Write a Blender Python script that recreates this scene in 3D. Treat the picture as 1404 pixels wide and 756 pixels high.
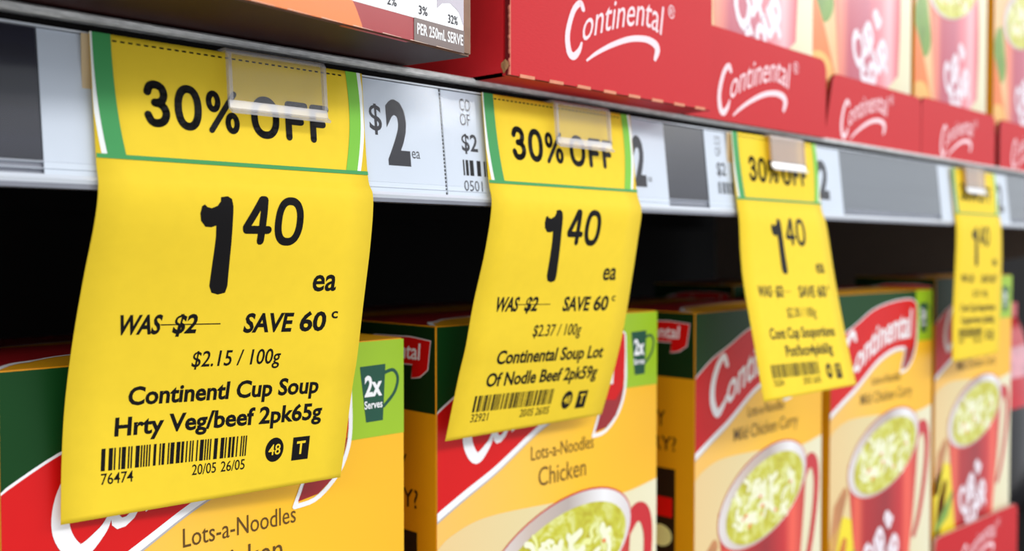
import bpy, bmesh, math, random
from mathutils import Vector, Matrix
random.seed(4)
for o in list(bpy.data.objects): bpy.data.objects.remove(o, do_unlink=True)
S = bpy.context.scene
COL = S.collection
Z0 = 1.40            # eye height above the floor; every height below is relative to it

# ------------------------------------------------------------------ camera
F = 1400.0
cam = bpy.data.cameras.new('camera'); co = bpy.data.objects.new('camera', cam); COL.objects.link(co); S.camera = co
cam.sensor_width = 36; cam.lens = 36 * F / 1404; cam.clip_start = .01; cam.clip_end = 50
YAW = math.radians(43.261); PIT = math.radians(1.5957)
fwd = Vector((math.cos(YAW) * math.cos(PIT), math.sin(YAW) * math.cos(PIT), -math.sin(PIT)))
co.location = (0, -.2063, Z0)
co.rotation_euler = fwd.to_track_quat('-Z', 'Y').to_euler()
cam.dof.use_dof = True; cam.dof.focus_distance = .25; cam.dof.aperture_fstop = 12.5

# ------------------------------------------------------------------ world, lamps, exposure
w = bpy.data.worlds.new('world'); S.world = w; w.use_nodes = True
w.node_tree.nodes['Background'].inputs[0].default_value = (.90, .95, 1, 1)
w.node_tree.nodes['Background'].inputs[1].default_value = .95
S.view_settings.view_transform = 'Standard'; S.view_settings.look = 'None'; S.view_settings.gamma = 1
S.view_settings.exposure = -0.14
def area(name, loc, target, sx, sy, power, col=(1, 1, 1)):
    l = bpy.data.lights.new(name, 'AREA'); l.shape = 'RECTANGLE'; l.size = sx; l.size_y = sy; l.energy = power; l.color = col
    o = bpy.data.objects.new(name, l); COL.objects.link(o); o.location = loc
    o.rotation_euler = (Vector(target) - Vector(loc)).to_track_quat('-Z', 'Y').to_euler(); return o
area('ceiling_lamp', (.4, -2.1, Z0 + 1.4), (.3, .0, Z0), 3.0, .35, 40, (1, .99, .97))
area('ceiling_lamp', (-3.0, -2.1, Z0 + 1.4), (-.3, .0, Z0), 2.4, .35, 38, (1, .99, .97))  # further lamp along the aisle, added to brighten the left-facing sides
area('ceiling_lamp', (3.8, -2.1, Z0 + 1.4), (1.2, .0, Z0), 2.4, .35, 38, (1, .99, .97))
S.cycles.max_bounces = 8; S.cycles.transparent_max_bounces = 12

# ------------------------------------------------------------------ materials
def lin(c):
    return tuple(((v / 255) / 12.92 if v / 255 <= .04045 else ((v / 255 + .055) / 1.055) ** 2.4) for v in c) + (1,)
MC = {}
def mat(name, rgb, rough=.5, spec=.5, var=.04, scale=60, bump=0, stretch=None, metal=0, coat=0):
    if name in MC: return MC[name]
    m = bpy.data.materials.new(name); m.use_nodes = True; nt = m.node_tree; b = nt.nodes['Principled BSDF']
    tc = nt.nodes.new('ShaderNodeTexCoord'); mp = nt.nodes.new('ShaderNodeMapping'); no = nt.nodes.new('ShaderNodeTexNoise')
    nt.links.new(tc.outputs['Object'], mp.inputs[0]); nt.links.new(mp.outputs[0], no.inputs['Vector'])
    if stretch: mp.inputs['Scale'].default_value = stretch
    no.inputs['Scale'].default_value = scale; no.inputs['Detail'].default_value = 4
    mx = nt.nodes.new('ShaderNodeMix'); mx.data_type = 'RGBA'
    c = lin(rgb); mx.inputs[6].default_value = tuple(max(0, v * (1 - var * 2)) for v in c[:3]) + (1,)
    mx.inputs[7].default_value = tuple(min(1, v * (1 + var * 2)) for v in c[:3]) + (1,)
    nt.links.new(no.outputs[0], mx.inputs[0]); nt.links.new(mx.outputs[2], b.inputs['Base Color'])
    b.inputs['Roughness'].default_value = rough; b.inputs['Specular IOR Level'].default_value = spec
    b.inputs['Metallic'].default_value = metal; b.inputs['Coat Weight'].default_value = coat
    if bump:
        bp = nt.nodes.new('ShaderNodeBump'); bp.inputs['Strength'].default_value = bump; bp.inputs['Distance'].default_value = .0006
        nt.links.new(no.outputs[0], bp.inputs['Height']); nt.links.new(bp.outputs[0], b.inputs['Normal'])
    MC[name] = m; return m
def ramp_mat(name, axis, stops, rough=.35, spec=.5, lo=0., hi=.111, rot=0):
    """printed gradient along a local axis of the carton"""
    m = bpy.data.materials.new(name); m.use_nodes = True; nt = m.node_tree; b = nt.nodes['Principled BSDF']
    tc = nt.nodes.new('ShaderNodeTexCoord'); mp = nt.nodes.new('ShaderNodeMapping'); sp = nt.nodes.new('ShaderNodeSeparateXYZ')
    mr = nt.nodes.new('ShaderNodeMapRange'); cr = nt.nodes.new('ShaderNodeValToRGB')
    nt.links.new(tc.outputs['Object'], mp.inputs[0]); mp.inputs['Rotation'].default_value = (0, rot, 0)
    nt.links.new(mp.outputs[0], sp.inputs[0]); nt.links.new(sp.outputs[axis], mr.inputs[0])
    mr.inputs[1].default_value = lo; mr.inputs[2].default_value = hi; nt.links.new(mr.outputs[0], cr.inputs[0])
    e = cr.color_ramp.elements
    e[0].position = stops[0][0]; e[0].color = lin(stops[0][1]); e[1].position = stops[-1][0]; e[1].color = lin(stops[-1][1])
    for p, c in stops[1:-1]: x = e.new(p); x.color = lin(c)
    nt.links.new(cr.outputs[0], b.inputs['Base Color']); b.inputs['Roughness'].default_value = rough
    b.inputs['Specular IOR Level'].default_value = spec; MC[name] = m; return m
def clear_mat(name, milky=.08, tint=(.9, .92, .95), rough=.12, gloss=.12, ior=1.5):
    m = bpy.data.materials.new(name); m.use_nodes = True; nt = m.node_tree; n = nt.nodes; out = n['Material Output']
    n.remove(n['Principled BSDF'])
    tr = n.new('ShaderNodeBsdfTransparent'); tr.inputs[0].default_value = (*tint, 1)
    df = n.new('ShaderNodeBsdfDiffuse'); df.inputs[0].default_value = (.8, .8, .85, 1)
    gl = n.new('ShaderNodeBsdfGlossy'); gl.inputs[0].default_value = (1, 1, 1, 1); gl.inputs['Roughness'].default_value = rough
    fr = n.new('ShaderNodeLayerWeight'); pw = n.new('ShaderNodeMath'); pw.operation = 'POWER'; pw.inputs[1].default_value = 5
    ad = n.new('ShaderNodeMath'); ad.operation = 'MULTIPLY_ADD'; ad.inputs[1].default_value = .7; ad.inputs[2].default_value = gloss; ad.use_clamp = True
    m1 = n.new('ShaderNodeMixShader'); m1.inputs[0].default_value = milky
    m2 = n.new('ShaderNodeMixShader'); L = nt.links
    L.new(tr.outputs[0], m1.inputs[1]); L.new(df.outputs[0], m1.inputs[2]); L.new(fr.outputs['Facing'], pw.inputs[0]); L.new(pw.outputs[0], ad.inputs[0]); L.new(ad.outputs[0], m2.inputs[0])
    L.new(m1.outputs[0], m2.inputs[1]); L.new(gl.outputs[0], m2.inputs[2]); L.new(m2.outputs[0], out.inputs[0])
    MC[name] = m; return m

TAGY = mat('ticket_yellow', (238, 204, 48), .65, .2, .02, 300)
INK = mat('black_ink', (15, 13, 15), .5, .15, .03, 300)
GREEN_L = mat('ticket_green', (62, 150, 84), .55, .3)
GREEN_R = mat('ticket_light_green', (122, 192, 60), .55, .3)
WHITE = mat('paper_white', (236, 240, 240), .5, .3, .02)
LABELW = mat('label_paper', (205, 214, 226), .5, .3, .02)
CREAMP = mat('card_cream', (214, 190, 150), .6, .3)
DIGIT = mat('label_ink', (36, 36, 44), .5, .3)
METAL_D = mat('enamel_black_shade', (13, 9, 8), .7, .15, .2, 40)  # also blackens the back wall, so interior shade is in the colour
UNDER = mat('shelf_underside_brown', (46, 34, 30), .6, .3, .2, 30)
LIPM = mat('shelf_lip_scuffed', (238, 240, 240), .4, .6, .36, 500, .7, (.6, 1, 2))
NAVY = mat('rail_insert_navy', (26, 27, 42), .3, .5, .25, 30, 0, (.25, 1, 14), coat=.2)
GREYIN = mat('rail_insert_grey', (98, 104, 112), .28, .6, .15, 25, 0, (.25, 1, 14), coat=.4)
RAILP = mat('rail_plastic_highlight', (216, 222, 232), .16, .7, .05, 90, 0, (.3, 1, 9), coat=.5)
RAILD = mat('rail_groove_grey', (128, 130, 140), .2, .6, .1, 90)
CLEARC = clear_mat('clear_cover', .0, (.985, .985, .99), .1, .02, 1.3)
CLIPM = clear_mat('clear_clip', .05, (.95, .95, .96), .12, .02, 1.4)
CLIPE = clear_mat('clear_clip_edge', .24, (.82, .80, .82), .1, .08, 1.45)
CLIPT = clear_mat('tan_clip', .28, (.82, .70, .50), .2, .03, 1.4)
CLIPL = clear_mat('clear_clip_lip', .30, (.9, .9, .92), .15, .03)
CLIPW = mat('clip_lip_shine', (235, 236, 240), .25, .6)  # white reflection along the lip put into its colour
RED = mat('tray_red', (194, 30, 38), .55, .25, .035, 500, .12, (1, 1, 6))
REDS = mat('tray_red_side_lit', (214, 36, 44), .5, .35, .04, 200)  # side red lightened to make up for the neighbouring carton's shade
KRAFT = mat('kraft_card', (168, 124, 84), .8, .2, .18, 500, .4)
KRAFTD = mat('kraft_card_dark', (84, 56, 44), .8, .2, .25, 300)
PINKW = mat('tray_logo_white', (244, 214, 220), .5, .3, .02)
BODY = mat('carton_yellow', (236, 168, 22), .35, .5, .03)
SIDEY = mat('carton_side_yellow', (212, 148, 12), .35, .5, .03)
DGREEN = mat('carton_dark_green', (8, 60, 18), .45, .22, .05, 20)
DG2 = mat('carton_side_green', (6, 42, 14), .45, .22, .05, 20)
LIME = mat('carton_lime', (150, 188, 26), .35, .5, .03)
TEAL = mat('badge_green', (8, 74, 54), .35, .5, .03)
BRED = mat('banner_red', (206, 8, 10), .4, .3, .03)
BREDD = mat('banner_tail_red', (150, 20, 26), .3, .5, .05)
PWHITE = mat('print_white', (238, 238, 240), .35, .5, .02)
PGREY = mat('print_silver', (176, 172, 176), .35, .5, .03)
BROWNT = mat('flavour_ink', (92, 62, 6), .4, .4, .05)
CREAM = ramp_mat('table_cream', 'X', [(0, (226, 196, 140)), (.35, (222, 204, 152)), (1, (228, 222, 190))])
FRONTY = ramp_mat('front_yellow_print', 'X', [(0, (238, 186, 92)), (.35, (244, 190, 66)), (.6, (246, 188, 28)), (1, (240, 178, 22))], lo=0, hi=.111)
MUGRED = ramp_mat('mug_red_print', 'X', [(0, (196, 40, 38)), (.1, (232, 96, 70)), (.2, (176, 24, 30)), (.5, (150, 18, 30)), (.72, (196, 30, 36)), (.82, (238, 92, 72)), (1, (176, 22, 30))], lo=.02, hi=.096)
MUGWASHED = ramp_mat('mug_washed_print', 'X', [(0, (214, 84, 66)), (.12, (240, 140, 112)), (.25, (186, 76, 96)), (.5, (190, 96, 116)), (.7, (232, 130, 140)), (.84, (246, 180, 186)), (1, (206, 70, 84))], lo=.02, hi=.096)  # mug red paled; the bright light on the upper row is in it
RIMW = ramp_mat('mug_rim_print', 'X', [(0, (222, 216, 214)), (.3, (196, 178, 168)), (.55, (178, 164, 158)), (.8, (236, 234, 236)), (1, (214, 206, 206))], lo=.018, hi=.095)
HANDLE = mat('mug_handle_print', (196, 26, 36), .3, .5, .12, 30)
CARROT = mat('print_orange', (236, 120, 50), .35, .5, .12, 60)
LEAF = mat('print_leaf', (112, 150, 50), .35, .5, .3, 70)
LEMON = mat('print_lemon', (236, 210, 30), .35, .5, .14, 40)
TAN = mat('print_bread', (196, 132, 82), .35, .5, .25, 60)
PEACH = mat('print_board', (226, 186, 132), .35, .5, .1, 40)
BLACKP = mat('print_black', (24, 14, 12), .35, .5, .1)
def soup_mat():
    m = bpy.data.materials.new('soup_print'); m.use_nodes = True; nt = m.node_tree; b = nt.nodes['Principled BSDF']
    tc = nt.nodes.new('ShaderNodeTexCoord'); no = nt.nodes.new('ShaderNodeTexNoise'); no.inputs['Scale'].default_value = 130
    no.inputs['Detail'].default_value = 5; no.inputs['Distortion'].default_value = 1.6; nt.links.new(tc.outputs['Object'], no.inputs['Vector'])
    cr = nt.nodes.new('ShaderNodeValToRGB'); e = cr.color_ramp.elements
    e[0].position = .3; e[0].color = lin((176, 160, 20)); e[1].position = .68; e[1].color = lin((222, 222, 150))
    x = e.new(.48); x.color = lin((198, 196, 56)); nt.links.new(no.outputs[0], cr.inputs[0]); nt.links.new(cr.outputs[0], b.inputs['Base Color'])
    b.inputs['Roughness'].default_value = .35; return m
SOUP = soup_mat()
NOODLE = mat('noodle_print', (224, 226, 150), .35, .5, .1, 60)
NOODLE2 = mat('noodle_print_white', (238, 238, 206), .35, .5, .05, 60)

# ------------------------------------------------------------------ object helpers
def link(name, me, m=None, parent=None, loc=(0, 0, 0)):
    o = bpy.data.objects.new(name, me)
    if m and not me.materials: me.materials.append(m)
    COL.objects.link(o)
    if parent: o.parent = parent
    o.location = loc; return o
def mesh(name, vs, fs, m=None, parent=None, loc=(0, 0, 0), smooth=False):
    me = bpy.data.meshes.new(name); me.from_pydata([tuple(v) for v in vs], [], fs); me.update()
    if smooth:
        for p in me.polygons: p.use_smooth = True
    return link(name, me, m, parent, loc)
def thing(name, label, cat, loc=(0, 0, 0), rz=0, group=None):
    o = bpy.data.objects.new(name, None); COL.objects.link(o); o.empty_display_size = .01
    o.location = (loc[0], loc[1], loc[2] + Z0); o.rotation_euler = (0, 0, rz)
    o['label'] = label; o['category'] = cat
    if group: o['group'] = group
    return o
def struct(o): o['kind'] = 'structure'; return o
def box(name, x0, x1, y0, y1, z0, z1, m, parent=None, bev=0):
    bm = bmesh.new()
    bmesh.ops.create_cube(bm, size=1, matrix=Matrix.Translation(((x0 + x1) / 2, (y0 + y1) / 2, (z0 + z1) / 2)) @ Matrix.Diagonal((x1 - x0, y1 - y0, z1 - z0, 1)))
    if bev: bmesh.ops.bevel(bm, geom=bm.edges[:], offset=bev, segments=2, affect='EDGES')
    me = bpy.data.meshes.new(name); bm.to_mesh(me); bm.free(); return link(name, me, m, parent)
def boxes(name, lst, m, parent=None):
    vs, fs = [], []
    for x0, x1, y0, y1, z0, z1 in lst:
        k = len(vs); vs += [(x, y, z) for x in (x0, x1) for y in (y0, y1) for z in (z0, z1)]
        fs += [[k + a for a in f] for f in ((0, 1, 3, 2), (4, 6, 7, 5), (0, 4, 5, 1), (2, 3, 7, 6), (0, 2, 6, 4), (1, 5, 7, 3))]
    return mesh(name, vs, fs, m, parent)
def extrude_x(name, prof, x0, x1, m, parent=None, closed=True):
    """profile of (y, z) points swept along X"""
    n = len(prof); vs = [(x, y, z) for x in (x0, x1) for y, z in prof]
    fs = [[i, (i + 1) % n, n + (i + 1) % n, n + i] for i in range(n if closed else n - 1)]
    if closed: fs += [list(range(n))[::-1], list(range(n, 2 * n))]
    o = mesh(name, vs, fs, m, parent)
    bm = bmesh.new(); bm.from_mesh(o.data); bmesh.ops.recalc_face_normals(bm, faces=bm.faces[:]); bm.to_mesh(o.data); bm.free(); return o
def slab(name, pts, y0, y1, m, parent=None, m_edge=None):
    """a card cut to an outline (x, z), from y0 (front) to y1 (back)"""
    n = len(pts); vs = [(x, y0, z) for x, z in pts] + [(x, y1, z) for x, z in pts]
    fs = [list(range(n)), list(range(n, 2 * n))[::-1]] + [[i, n + i, n + (i + 1) % n, (i + 1) % n] for i in range(n)]
    o = mesh(name, vs, fs, m, parent)
    if m_edge:
        o.data.materials.append(m_edge)
        for p in o.data.polygons[2:]: p.material_index = 1
    bm = bmesh.new(); bm.from_mesh(o.data); bmesh.ops.recalc_face_normals(bm, faces=bm.faces[:]); bm.to_mesh(o.data); bm.free(); return o
def copy_tree(o, parent=None):
    c = o.copy(); COL.objects.link(c); c.parent = parent
    for ch in [k for k in o.children]: copy_tree(ch, c)
    return c

# ------------------------------------------------------------------ flat print: shapes are lists of (verts2d, faces)
def spl(pts, n=6, closed=False):
    """Catmull-Rom through 2D points (extra values per point ride along)"""
    P = [tuple(p) for p in pts]; N = len(P); out = []
    rng = range(N if closed else N - 1)
    for i in rng:
        if closed: a, b, c, d = P[(i - 1) % N], P[i], P[(i + 1) % N], P[(i + 2) % N]
        else: a, b, c, d = P[max(i - 1, 0)], P[i], P[i + 1], P[min(i + 2, N - 1)]
        for k in range(n):
            t = k / n
            out.append(tuple(.5 * (2 * q + (r - p) * t + (2 * p - 5 * q + 4 * r - s) * t * t + (3 * q - p - 3 * r + s) * t ** 3) for p, q, r, s in zip(a, b, c, d)))
    if not closed: out.append(P[-1])
    return out
def interp(tab, x):
    tab = sorted(tab)
    if x <= tab[0][0]: return tab[0][1]
    for (a, u), (b, v) in zip(tab, tab[1:]):
        if x <= b: return u + (v - u) * (x - a) / (b - a)
    return tab[-1][1]
def poly(pts): return ([tuple(p[:2]) for p in pts], [list(range(len(pts)))])
def band(a, b):
    """strip between two equally long polylines"""
    n = len(a); return (list(a) + list(b), [[i, i + 1, n + i + 1, n + i] for i in range(n - 1)])
def stroke(pts, wd, closed=False):
    """clean brush outline, width constant or third value of the points"""
    P = [(p[0], p[1], p[2] if len(p) > 2 else wd) for p in pts]
    if not closed: return brush(P)
    n = len(P); A, B = [], []
    for i in range(n + 1):
        a = P[(i - 1) % n]; b = P[(i + 1) % n]; q = P[i % n]; dx, dy = b[0] - a[0], b[1] - a[1]; l = math.hypot(dx, dy) or 1e-9; h = q[2] / 2
        A.append((q[0] - dy / l * h, q[1] + dx / l * h)); B.append((q[0] + dy / l * h, q[1] - dx / l * h))
    return band(B, A)
def ink(pts, wd, closed=False):
    """round-cornered pen stroke for the big digits"""
    P = [(p[0], p[1], (p[2] if len(p) > 2 else wd) / 2) for p in pts]; vs, fs = [], []
    if closed: P.append(P[0])
    for i in range(len(P) - 1):
        (x0, y0, r0), (x1, y1, r1) = P[i], P[i + 1]; dx, dy = x1 - x0, y1 - y0; l = math.hypot(dx, dy) or 1e-9
        nx, ny = -dy / l, dx / l; k = len(vs)
        vs += [(x0 + nx * r0, y0 + ny * r0), (x0 - nx * r0, y0 - ny * r0), (x1 - nx * r1, y1 - ny * r1), (x1 + nx * r1, y1 + ny * r1)]; fs.append([k, k + 1, k + 2, k + 3])
    for x, y, r in P:
        k = len(vs); vs += [(x + r * math.cos(a * math.pi / 5), y + r * math.sin(a * math.pi / 5)) for a in range(10)]; fs.append([k + i for i in range(10)])
    return (vs, fs)
def brush(pts, closed=False):
    """one clean outline of a brush stroke, no overlapping faces"""
    n = len(pts); A, B = [], []
    for i in range(n):
        a = pts[max(i - 1, 0)]; b = pts[min(i + 1, n - 1)]; dx, dy = b[0] - a[0], b[1] - a[1]; l = math.hypot(dx, dy) or 1e-9; r = pts[i][2] / 2
        A.append((pts[i][0] - dy / l * r, pts[i][1] + dx / l * r)); B.append((pts[i][0] + dy / l * r, pts[i][1] - dx / l * r))
    sh = [band(B, A)]
    for e, o in ((0, 1), (n - 1, -1)):
        q = pts[e]; p = pts[e + o]; an = math.atan2(q[1] - p[1], q[0] - p[0]); r = q[2] / 2
        sh.append(poly([(q[0] + r * math.cos(an + k * math.pi / 6), q[1] + r * math.sin(an + k * math.pi / 6)) for k in range(-3, 4)]))
    return join(*sh)
def join(*sh):
    vs, fs = [], []
    for v, f in sh: k = len(vs); vs += v; fs += [[k + i for i in g] for g in f]
    return (vs, fs)
def xf(sh, fn): return ([fn(*v[:2]) for v in sh[0]], sh[1])
TC = {}
def rawtext(s, bold=0.):
    key = (s, bold)
    if key in TC: return TC[key]
    c = bpy.data.curves.new('t', 'FONT'); c.body = s; c.size = 1; c.resolution_u = 3; c.fill_mode = 'FRONT'; c.offset = bold
    o = bpy.data.objects.new('t', c); COL.objects.link(o); bpy.context.view_layer.update()
    ev = o.evaluated_get(bpy.context.evaluated_depsgraph_get()); me = ev.to_mesh()
    r = ([(v.co.x, v.co.y) for v in me.vertices], [list(p.vertices) for p in me.polygons]); ev.to_mesh_clear()
    bpy.data.objects.remove(o); bpy.data.curves.remove(c); TC[key] = r; return r
CAP = max(v[1] for v in rawtext('H')[0])
XH = max(v[1] for v in rawtext('x')[0])
def text(s, x0, x1, base, cap, bold=.02, shear=0.):
    """lettering from x0 to x1 on a baseline, capitals 'cap' high"""
    v, f = rawtext(s, bold); a = min(p[0] for p in v); b = max(p[0] for p in v); k = cap / CAP
    w_ = (x1 - x0) - abs(shear) * cap
    return ([(x0 + (x - a) / (b - a) * w_ + shear * y * k, base + y * k) for x, y in v], f)
def slice_(sh, vals, axis):
    bm = bmesh.new(); vv = [bm.verts.new((x, y, 0)) for x, y in sh[0]]
    for f in sh[1]:
        try: bm.faces.new([vv[i] for i in f])
        except ValueError: pass
    lo = min(v[axis] for v in sh[0]); hi = max(v[axis] for v in sh[0])
    no = (1, 0, 0) if axis == 0 else (0, 1, 0)
    for q in vals:
        if lo < q < hi: bmesh.ops.bisect_plane(bm, geom=bm.verts[:] + bm.edges[:] + bm.faces[:], plane_co=tuple(q * n for n in no), plane_no=no, dist=1e-7)
    bm.verts.ensure_lookup_table(); bm.verts.index_update()
    r = ([(v.co.x, v.co.y) for v in bm.verts], [[v.index for v in f.verts] for f in bm.faces]); bm.free(); return r
def flat(name, sh, fn, m, parent=None):
    return mesh(name, [fn(*v[:2]) for v in sh[0]], sh[1], m, parent)
ring = lambda cx, cy, rx, ry, n=28, p=2.0: [(cx + rx * (abs(math.cos(a)) ** (2 / p)) * (1 if math.cos(a) >= 0 else -1), cy + ry * (abs(math.sin(a)) ** (2 / p)) * (1 if math.sin(a) >= 0 else -1)) for a in [2 * math.pi * i / n for i in range(n)]]

# rounded stroke digits in mm: (x0, y0) lower-left outer corner, w/h outer size, t stroke thickness
def g_box(pts, x0, y0, w_, h, t, n=6): return [(x0 + t / 2 + p[0] * (w_ - t), y0 + t / 2 + p[1] * (h - t)) for p in (spl(pts, n) if n > 1 else pts)]
def G0(x0, y0, w_, h, t, p=2.25): return ink(ring(x0 + w_ / 2, y0 + h / 2, (w_ - t) / 2, (h - t) / 2, 30, p), t, True)
def G3(x0, y0, w_, h, t): return ink(g_box([(.03, .80), (.16, .95), (.45, 1), (.78, .93), (.9, .76), (.8, .60), (.56, .53), (.40, .53)], x0, y0, w_, h, t) + g_box([(.40, .53), (.62, .525), (.88, .43), (1, .26), (.86, .08), (.52, 0), (.2, .04), (.02, .2)], x0, y0, w_, h, t), t)
def GF(x0, y0, w_, h, t): return join(ink(g_box([(0, 0), (0, 1), (1, 1)], x0, y0, w_, h, t, 1), t), ink(g_box([(0, .5), (.74, .5)], x0, y0, w_, h, t, 1), t))
def G4(x0, y0, w_, h, t): return ink(g_box([(.72, 0), (.72, .25), (.72, 1), (.6, 1), (.02, .33), (.05, .27), (1, .27)], x0, y0, w_, h, t, 1), t)
def GPC(x0, y0, w_, h, t): return join(ink(ring(x0 + w_ * .22, y0 + h * .72, w_ * .22 - t / 2, h * .25 - t / 2, 20), t, True), ink(ring(x0 + w_ * .78, y0 + h * .26, w_ * .22 - t / 2, h * .25 - t / 2, 20), t, True), ink([(x0 + w_ * .14, y0 + h * .06), (x0 + w_ * .86, y0 + h * .94)], t))
ONE = [(27.53, 11.08), (29.17, 11.35), (30.26, 10.75), (30.74, 9.15), (31.11, 4.84), (31.5, 1.05), (31.9, -3.35), (32.4, -8.92), (32.1, -10.48), (30.41, -10.87), (28.77, -10.38), (28.0, -8.81), (27.8, -4.4), (27.6, -0.05), (27.44, 2.38), (27.08, 4.79), (25.99, 4.4), (24.52, 4.48), (23.26, 5.78), (22.86, 7.36), (23.09, 8.94), (23.73, 9.38), (24.38, 8.82), (25.45, 8.58), (26.85, 9.15), (27.52, 10.13)]

def logo(base, xh, x0, x1, Cpts, cw, shear=.18, bold=.012, sw=None):
    """slanted condensed brand lettering riding on a curved baseline, with a large brushed first letter"""
    v, f = slice_(rawtext('ontinental', bold), [i * .35 for i in range(1, 20)], 0)
    a = min(p[0] for p in v); b = max(p[0] for p in v); out = []
    for x, y in v:
        X = x0 + (x - a) / (b - a) * (x1 - x0); h = interp(xh, X) / XH; out.append((X + shear * y * h, interp(base, X) + y * h))
    sh = [(out, f), brush(spl(Cpts, 6))]
    if sw: sh.append(brush(spl(sw, 6)))
    return join(*sh)

# ------------------------------------------------------------------ gondola: shelves, back wall, floor
struct(box('floor', -3, 5, -3, 1.5, -Z0 - .05 + Z0, Z0 * 0, mat('floor_vinyl', (178, 174, 168), .3, .5, .06, 5)))
wb = struct(box('wall_back', -1.2, 2.6, .42, .44, 0, 2.0, METAL_D))
SX0, SX1 = -.6, 1.9
t = thing('display_shelf', 'black steel upper shelf carrying red trays, clear price rail along its front edge', 'shelf', (0, 0, 0))
box('shelf_board', SX0, SX1, .012, .42, .0425, .0470, UNDER, t)
extrude_x('front_lip', [(.0012, .0461), (.0006, .0465), (.0005, .0474), (.0012, .0479), (.012, .0479), (.012, .0461)], SX0, SX1, LIPM, t)
box('lip_recess', SX0, SX1, .0042, .012, .0425, .0461, METAL_D, t)
box('front_apron', SX0, SX1, .0036, .0050, .0125, .0424, METAL_D, t)
yr = lambda z: .0018 - .0035 * (.044 - z) / .032
def strip(z0, z1, off, th=.0006): return [(yr(z0) + off, z0), (yr(z1) + off, z1), (yr(z1) + off + th, z1), (yr(z0) + off + th, z0)]
rail = extrude_x('price_rail', strip(.0125, .0438, .0006, .0008), SX0, SX1, RAILD, t)
rt = extrude_x('rail_top_bead', [(yr(.0438) - .0008, .0436), (yr(.0438) - .0008, .0440), (yr(.0438) + .0012, .0440), (yr(.0438) + .0012, .0436)], SX0, SX1, RAILP, rail)
for (a, b, o_) in ((.0166, .0171, -.0003), (.0153, .0157, -.0005), (.0127, .0144, -.0007)):  # pale ridges; the rail's highlight lines are put into their colour
    extrude_x('rail_ridge', [(yr(a) + o_ + .0005, a), (yr(a) + o_, (a + b) / 2), (yr(b) + o_ + .0005, b), (yr(b) + .0006, b), (yr(a) + .0006, a)], SX0, SX1, RAILP, rail)
extrude_x('rail_foot', [(yr(.0117) - .0001, .0117), (yr(.0127) - .0003, .0127), (.0036, .0127), (.0036, .0117)], SX0, SX1, RAILD, rail)
def insert(name, x0, x1, m, z0=.0172, z1=.0434, off=-.00002): return extrude_x(name, strip(z0, z1, off, .0003), x0, x1, m, rail)
insert('rail_insert', SX0, .0832, NAVY); insert('rail_insert', .2982, .3232, NAVY); insert('rail_insert', .4340, .5485, GREYIN); insert('rail_insert', .6590, SX1, GREYIN)
extrude_x('rail_cover', [(yr(.0168) - .00045, .0168), (yr(.0434) - .00045, .0434)], SX0, SX1, CLEARC, t, closed=False)
box('back_rail', SX0, SX1, .40, .419, .02, .0424, METAL_D, t)
bk = thing('shelf_bracket', 'pale brown steel bracket under the upper shelf at the far right', 'bracket', (.955, .02, 0))
n = [(0, .0424), (.37, .0424), (.37, -.075), (.28, -.055), (0, .004)]
vs = [(X, y, z) for X in (0, .003) for y, z in n]
mesh('bracket_plate', vs, [[0, 1, 2, 3, 4], [9, 8, 7, 6, 5]] + [[i, 5 + i, 5 + (i + 1) % 5, (i + 1) % 5] for i in range(5)], mat('bracket_grey', (120, 104, 92), .5, .4), bk)
box('bracket_flange', -.006, .009, 0, .37, .0412, .0424, UNDER, bk)
LZ = -.2035
t = thing('display_shelf', 'black lower shelf board under the row of yellow soup cartons', 'shelf', (0, 0, LZ))
box('shelf_board', SX0, SX1, .004, .42, -.0045, 0, METAL_D, t); box('front_lip', SX0, SX1, .0, .004, -.035, 0.0, LIPM, t, .0006)

# ------------------------------------------------------------------ white price labels standing in the rail
def lab_fn(sx, off=-.00025): return lambda x, z: (x / 1000 - sx, yr(z / 1000) + off, z / 1000)
def price_label(x0, x1, label, parts):
    t = thing('price_label', label, 'price label', (x0, 0, 0), 0)
    zs = (.0128, .0434)
    o = mesh('paper', [(0, yr(zs[0]) - .00022, zs[0]), (x1 - x0, yr(zs[0]) - .00022, zs[0]), (x1 - x0, yr(zs[1]) - .00022, zs[1]), (0, yr(zs[1]) - .00022, zs[1]),
        (0, yr(zs[0]) - .00008, zs[0]), (x1 - x0, yr(zs[0]) - .00008, zs[0]), (x1 - x0, yr(zs[1]) - .00008, zs[1]), (0, yr(zs[1]) - .00008, zs[1])],
        [[0, 1, 2, 3], [7, 6, 5, 4], [0, 4, 5, 1], [1, 5, 6, 2], [2, 6, 7, 3], [3, 7, 4, 0]], LABELW, t)
    for nm, sh, m in parts: flat(nm, sh, lab_fn(x0), m, t)
    return t
def bars(x0, x1, za, zb, n=46, fill=.56, seed=1):
    r = random.Random(seed); x = x0; out = []; u = (x1 - x0) / n
    while x < x1 - u:
        b = u * r.choice((.6, .6, 1.1, 1.6)); g = u * r.choice((.5, .5, .9, 1.3)); out.append(poly([(x, za), (min(x + b, x1), za), (min(x + b, x1), zb), (x, zb)])); x += b + g
    return join(*out)
def two(x0, x1, zb, zt, ea=True):
    w_ = x1 - x0
    a = [('price_digit', text('2', x0, x1, zb, zt - zb, .035), DIGIT)]
    return a
perf = join(*[poly([(191.2, z), (191.7, z), (191.7, z + .75), (191.2, z + .75)]) for z in [14.3 + 1.05 * i for i in range(28)]])
price_label(.0835, .1918, 'white rail label with a bold $2 ea, right of the first yellow ticket', [
    ('price_digit', text('2', 171.6, 179.3, 22.3, 15.3, .045), DIGIT), ('dollar_sign', text('$', 166.2, 170.3, 30.2, 6.6, .012), DIGIT),
    ('unit_text', text('ea', 179.8, 182.7, 23.6, 2.9, .0), DIGIT), ('tear_line', perf, INK)])
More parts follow.
